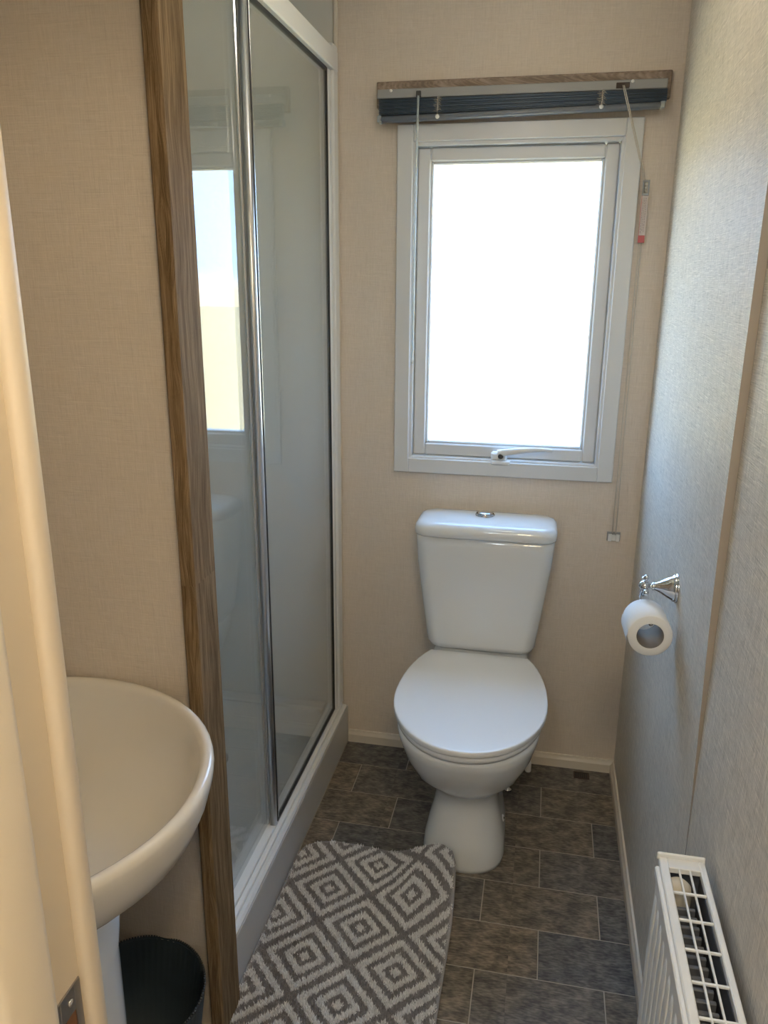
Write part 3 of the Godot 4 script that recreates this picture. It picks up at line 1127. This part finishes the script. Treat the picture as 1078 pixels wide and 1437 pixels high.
func build_blind() -> void:
	# wooden batten on the wall
	var bt := part("batten", boxm(Vector3(-0.486, 1.940, 0.0), Vector3(0.260, 2.004, 0.0175), 0.002), M.batten)
	tag(bt, "grey-brown wooden batten on the wall behind the raised blind", "batten")
	var at := Vector3(-0.11, 1.95, 0.02)
	var b := thing("venetian_blind", "dark blue venetian blind drawn up under its grey headrail above the window", "blind", at)
	part("headrail", boxm(Vector3(-0.478, 1.9575, 0.020) - at, Vector3(0.248, 1.9795, 0.046) - at, 0.0015), M.headrail, b)
	var xa := -0.474
	var xb := 0.249
	var n := 11
	for k in n:
		var u := k / float(n - 1)
		# stack hangs a little lower on the left
		var ya := lerpf(1.9545, 1.9205, u)
		var yb := lerpf(1.9555, 1.9305, u)
		var st := begin(true)
		var rings := []
		for e in 2:
			var x: float = [xa, xb][e]
			var y: float = [ya, yb][e]
			var jit := 0.0016 * sin(k * 2.3 + e * 0.7)
			var p := PackedVector3Array()
			for q in [[0.021, 0.0], [0.027, 0.0006], [0.034, 0.0009], [0.041, 0.0006], [0.047, 0.0], [0.047, -0.0014], [0.041, -0.0008], [0.034, -0.0005], [0.027, -0.0008], [0.021, -0.0014]]:
				p.append(Vector3(x, y + q[1] * 1.3, q[0] + jit) - at)
			rings.append(p)
		loft(st, rings)
		part("slat", done(st), M.slat, b)
	var st2 := begin(true)
	var rr := []
	for e in 2:
		var x: float = [xa + 0.004, xb - 0.012][e]
		var y: float = [1.9095, 1.9215][e]
		var p := PackedVector3Array()
		for q in [[0.020, 0.006], [0.030, 0.0085], [0.040, 0.0075], [0.047, 0.004], [0.0495, -0.002], [0.047, -0.007], [0.034, -0.008], [0.022, -0.007]]:
			p.append(Vector3(x, y + q[1], q[0]) - at)
		rr.append(p)
	loft(st2, rr)
	part("bottom_rail", done(st2), M.bottom_rail, b).set_meta("label", "blue-grey bottom rail")
	for e in 2:
		var x: float = [xa + 0.002, xb - 0.008][e]
		var y: float = [1.9095, 1.9215][e]
		part("end_cap", boxm(Vector3(x - 0.006, y - 0.009, 0.021) - at, Vector3(x + 0.006, y + 0.008, 0.049) - at, 0.002), M.clear, b)
	# bunched ladder cords with their buttons
	for q in [[-0.318, 1.9105], [0.094, 1.9205]]:
		var x: float = q[0]
		var bunch := begin(true)
		for k in 9:
			var yy: float = 1.954 - k * 0.0036
			var w := 0.010 + 0.003 * sin(k * 1.7)
			tube(bunch, [Vector3(x - w, yy + 0.001, 0.046) - at, Vector3(x - w * 0.3, yy - 0.002, 0.052) - at, Vector3(x + w * 0.4, yy + 0.002, 0.053) - at, Vector3(x + w, yy - 0.001, 0.046) - at], 0.0007, 5)
		tube(bunch, [Vector3(x, 1.959, 0.047) - at, Vector3(x + 0.001, 1.935, 0.054) - at, Vector3(x, q[1] + 0.004, 0.051) - at], 0.0009, 6)
		part("ladder_cord", done(bunch), M.cord, b)
		var st3 := begin(true)
		lathe(st3, Vector3(x, q[1], 0.046) - at, Vector3(0, 0, 1), [[0.0055, 0.0], [0.0055, 0.004], [0.003, 0.006], [0.001, 0.0064]], 14)
		part("cord_button", done(st3), M.white, b)
	# screw buttons on the headrail
	for x in [-0.442, 0.165]:
		var st4 := begin(true)
		lathe(st4, Vector3(x, 1.9755, 0.045) - at, Vector3(0, 0, 1), [[0.0042, 0.0], [0.004, 0.002], [0.001, 0.003]], 12)
		part("screw_cap", done(st4), M.white, b)
	# tilting wand on its hook
	part("wand_hook", boxm(Vector3(-0.374, 1.958, 0.044) - at, Vector3(-0.362, 1.972, 0.052) - at, 0.001), M.dark, b)
	var wand := begin(true)
	tube(wand, [Vector3(-0.368, 1.960, 0.052) - at, Vector3(-0.369, 1.90, 0.054) - at, Vector3(-0.374, 1.58, 0.040) - at, Vector3(-0.378, 1.272, 0.022) - at], 0.0033, 10)
	part("wand", done(wand), M.clear, b)
	# cord lock and lift cord: down to the tag, then a loop to the cleat
	part("cord_lock", boxm(Vector3(0.126, 1.9605, 0.044) - at, Vector3(0.158, 1.973, 0.050) - at, 0.001), M.vent, b)
	var cord := begin(true)
	tube(cord, [Vector3(0.142, 1.966, 0.051) - at, Vector3(0.146, 1.95, 0.056) - at, Vector3(0.178, 1.86, 0.040) - at, Vector3(0.212, 1.765, 0.020) - at, Vector3(0.219, 1.735, 0.016) - at], 0.0013, 6)
	tube(cord, [Vector3(0.145, 1.966, 0.051) - at, Vector3(0.150, 1.95, 0.055) - at, Vector3(0.182, 1.86, 0.039) - at, Vector3(0.215, 1.765, 0.019) - at, Vector3(0.223, 1.735, 0.015) - at], 0.0013, 6)
	tube(cord, [Vector3(0.2180, 1.735, 0.012) - at, Vector3(0.2185, 1.4, 0.010) - at, Vector3(0.2190, 1.0, 0.010) - at, Vector3(0.2195, 0.80, 0.012) - at], 0.0013, 6)
	tube(cord, [Vector3(0.2240, 1.735, 0.012) - at, Vector3(0.2250, 1.4, 0.010) - at, Vector3(0.2280, 1.0, 0.010) - at, Vector3(0.2290, 0.80, 0.012) - at], 0.0013, 6)
	part("lift_cord", done(cord), M.cord, b)
	# warning tag on the cord: white print side with a red foot, under a clear clip
	var tg := thing("cord_tag", "small white and red warning tag hanging on the blind cord", "tag", Vector3(0.222, 1.60, 0.018))
	var im := Image.create(64, 256, false, Image.FORMAT_RGB8)
	im.fill(Color(0.80, 0.76, 0.74))
	var tr := RandomNumberGenerator.new()
	tr.seed = 3
	for col in 3:
		var y := 14
		while y < 226:
			var h := tr.randi_range(5, 16)
			im.fill_rect(Rect2i(14 + col * 15, y, 4, h), Color(0.50, 0.42, 0.42))
			y += h + tr.randi_range(3, 6)
	im.fill_rect(Rect2i(0, 0, 5, 256), Color(0.72, 0.40, 0.40))
	var tmat := mat(Color.WHITE, 0.5)
	tmat.albedo_texture = tex(im)
	var card := BoxMesh.new()
	card.size = Vector3(0.0165, 0.098, 0.0012)
	# the front face of a BoxMesh shows the left-upper third of a texture
	tmat.uv1_scale = Vector3(3, 2, 1)
	part("printed_card", card, tmat, tg, Vector3(0, 0.066, 0))
	part("red_foot", boxm(Vector3(-0.0083, 0.0, -0.0008), Vector3(0.0083, 0.018, 0.0010), 0.0004), M.tag_red, tg).set_meta("label", "red end of the tag")
	var clip := Node3D.new()
	clip.name = "cord_clip"
	tg.add_child(clip)
	part("clip_frame", boxes([[Vector3(-0.0085, 0.115, -0.002), Vector3(-0.005, 0.152, 0.004)], [Vector3(0.005, 0.115, -0.002), Vector3(0.0085, 0.152, 0.004)], [Vector3(-0.005, 0.115, -0.002), Vector3(0.005, 0.120, 0.004)], [Vector3(-0.005, 0.147, -0.002), Vector3(0.005, 0.152, 0.004)]], 0.0006), M.headrail, clip)
	for k in 3:
		var st5 := begin(true)
		lathe(st5, Vector3(0.0, 0.125 + 0.0088 * k, -0.001), Vector3(0, 0, 1), [[0.0034, 0.0], [0.0034, 0.004], [0.001, 0.005]], 10)
		part("clip_stud", done(st5), M.cord, clip)
	# cleat on the wall
	var cl := thing("cord_cleat", "small clear plastic cleat on the wall holding the end of the blind cord", "cleat", Vector3(0.2245, 0.787, 0.0))
	part("back_plate", boxm(Vector3(-0.019, -0.014, 0.0), Vector3(0.019, 0.014, 0.003), 0.001), M.headrail, cl)
	part("hook", boxes([[Vector3(-0.006, -0.010, 0.003), Vector3(0.006, 0.006, 0.014)], [Vector3(-0.016, -0.012, 0.010), Vector3(-0.006, 0.010, 0.015)], [Vector3(0.006, -0.012, 0.010), Vector3(0.016, 0.010, 0.015)]], 0.001), M.white, cl)


func build_roll() -> void:
	var at := Vector3(XR, 0.905, 0.70)
	var h := thing("roll_holder", "chrome toilet roll holder with a cross-shaped finial on the right wall", "holder", at)
	var ax := Vector3(-1, 0, 0)
	var st := begin(true)
	lathe(st, Vector3.ZERO, ax, [[0.0305, 0.0], [0.0312, 0.002], [0.0305, 0.0045], [0.0282, 0.0050], [0.0286, 0.007], [0.0276, 0.0095], [0.0256, 0.0100], [0.0252, 0.0125], [0.0196, 0.022], [0.0122, 0.034], [0.0082, 0.042], [0.0074, 0.046]], 28)
	part("rose", done(st), M.chrome, h)
	st = begin(true)
	lathe(st, Vector3.ZERO, ax, [[0.0062, 0.045], [0.0085, 0.046], [0.0085, 0.0485], [0.0050, 0.050], [0.0048, 0.054], [0.0080, 0.056], [0.0115, 0.061], [0.0115, 0.066], [0.0085, 0.0715], [0.0040, 0.075], [0.001, 0.0765]], 20)
	part("knuckle", done(st), M.chrome, h)
	for k in 4:
		var t := PI / 4 * (2 * k) + 0.35
		var d := Vector3(0, cos(t), sin(t))
		st = begin(true)
		lathe(st, Vector3(-0.063, 0, 0) + d * 0.006, d, [[0.0048, 0.0], [0.0042, 0.008], [0.0056, 0.012], [0.0060, 0.016], [0.0042, 0.0205], [0.001, 0.0220]], 12)
		part("cross_arm", done(st), M.chrome, h)
	# wire arm: down from the knuckle, then forward through the core
	var p := [Vector3(-0.068, -0.004, 0.004), Vector3(-0.070, -0.014, 0.0), Vector3(-0.071, -0.026, -0.006), Vector3(-0.0690, -0.036, -0.002), Vector3(-0.063, -0.0410, 0.010), Vector3(-0.0605, -0.0425, 0.05), Vector3(-0.0590, -0.0425, 0.094)]
	st = begin(true)
	tube(st, p, 0.0024, 10)
	lathe(st, p[-1], Vector3(0.15, 0, 0.98).normalized(), [[0.003, -0.002], [0.0042, 0.0], [0.0042, 0.003], [0.001, 0.005]], 10)
	part("wire_arm", done(st), M.chrome, h)
	# the roll hangs on the arm by the top of its core
	var back := Vector3(0.2290, 0.8390, 0.713)
	var front := Vector3(0.2315, 0.8400, 0.803)
	var d := (front - back).normalized()
	var L := back.distance_to(front)
	var r := thing("toilet_roll", "white toilet roll hanging on the chrome holder", "toilet roll", back)
	var ro := 0.0422
	var ri := 0.0258
	st = begin(true)
	lathe(st, Vector3.ZERO, d, [[ri, 0.0], [ro - 0.0015, 0.0], [ro, 0.0015], [ro, L - 0.0015], [ro - 0.0015, L], [ri, L]], 40, false)
	var sheets := part("paper", done(st), M.paper, r)
	st = begin(true)
	lathe(st, Vector3.ZERO, d, [[ri, 0.0], [ri, L]], 40, false, true)
	part("core", done(st), M.core, r)
	# loose end of the paper
	st = begin(true)
	var u := d.cross(Vector3.UP).normalized()
	var v := u.cross(d).normalized()
	var pr := []
	for k in 8:
		var t := lerpf(PI * 0.95, PI * 1.12, k / 7.0)
		var rr := ro + 0.0008 + 0.0004 * k
		pr.append(u * cos(t) * rr * -1.0 + v * sin(t) * rr)
	for k in 7:
		quad(st, pr[k] + d * 0.001, pr[k + 1] + d * 0.001, pr[k + 1] + d * (L - 0.001), pr[k] + d * (L - 0.001), pr[k])
	part("loose_sheet", done(st), M.paper, r)


func build_small() -> void:
	# floor vent by the skirting
	var v := thing("floor_vent", "small dark brown vent grille in the floor by the right corner", "vent", Vector3(0.191, 0.0, 0.043))
	part("vent_frame", boxes([[Vector3(-0.024, 0, -0.017), Vector3(0.024, 0.002, -0.013)], [Vector3(-0.024, 0, 0.013), Vector3(0.024, 0.002, 0.017)], [Vector3(-0.024, 0, -0.013), Vector3(-0.020, 0.002, 0.013)], [Vector3(0.020, 0, -0.013), Vector3(0.024, 0.002, 0.013)], [Vector3(-0.020, 0, -0.013), Vector3(0.020, 0.0004, 0.013)]]), M.vent, v)
	for k in 6:
		part("slot", boxm(Vector3(-0.0185 + k * 0.0065, 0.0003, -0.012), Vector3(-0.0155 + k * 0.0065, 0.0016, 0.012)), M.black, v)
	# white waste stub and chrome valve behind the pan
	var st := begin(true)
	lathe(st, Vector3(0.024, 0.022, 0.085), Vector3.UP, [[0.009, 0.0], [0.0095, 0.002], [0.0095, 0.03], [0.0075, 0.034], [0.0075, 0.30]], 16)
	var pipe := part("overflow_pipe", done(st), M.white)
	tag(pipe, "white plastic overflow pipe hanging behind the toilet bowl", "pipe")
	var hv := thing("water_valve", "small chrome valve and hose behind the foot of the toilet", "valve", Vector3(-0.034, 0, 0.165))
	st = begin(true)
	lathe(st, Vector3(0, 0, 0), Vector3.UP, [[0.012, 0.0], [0.012, 0.006], [0.007, 0.008], [0.007, 0.028], [0.010, 0.030], [0.010, 0.042], [0.006, 0.046]], 14)
	part("valve_body", done(st), M.chrome, hv)
	part("valve_hose", tubem([Vector3(0, 0.04, 0), Vector3(0.004, 0.09, -0.02), Vector3(0.0, 0.18, -0.06), Vector3(-0.01, 0.28, -0.09)], 0.006, 10), M.alu, hv)
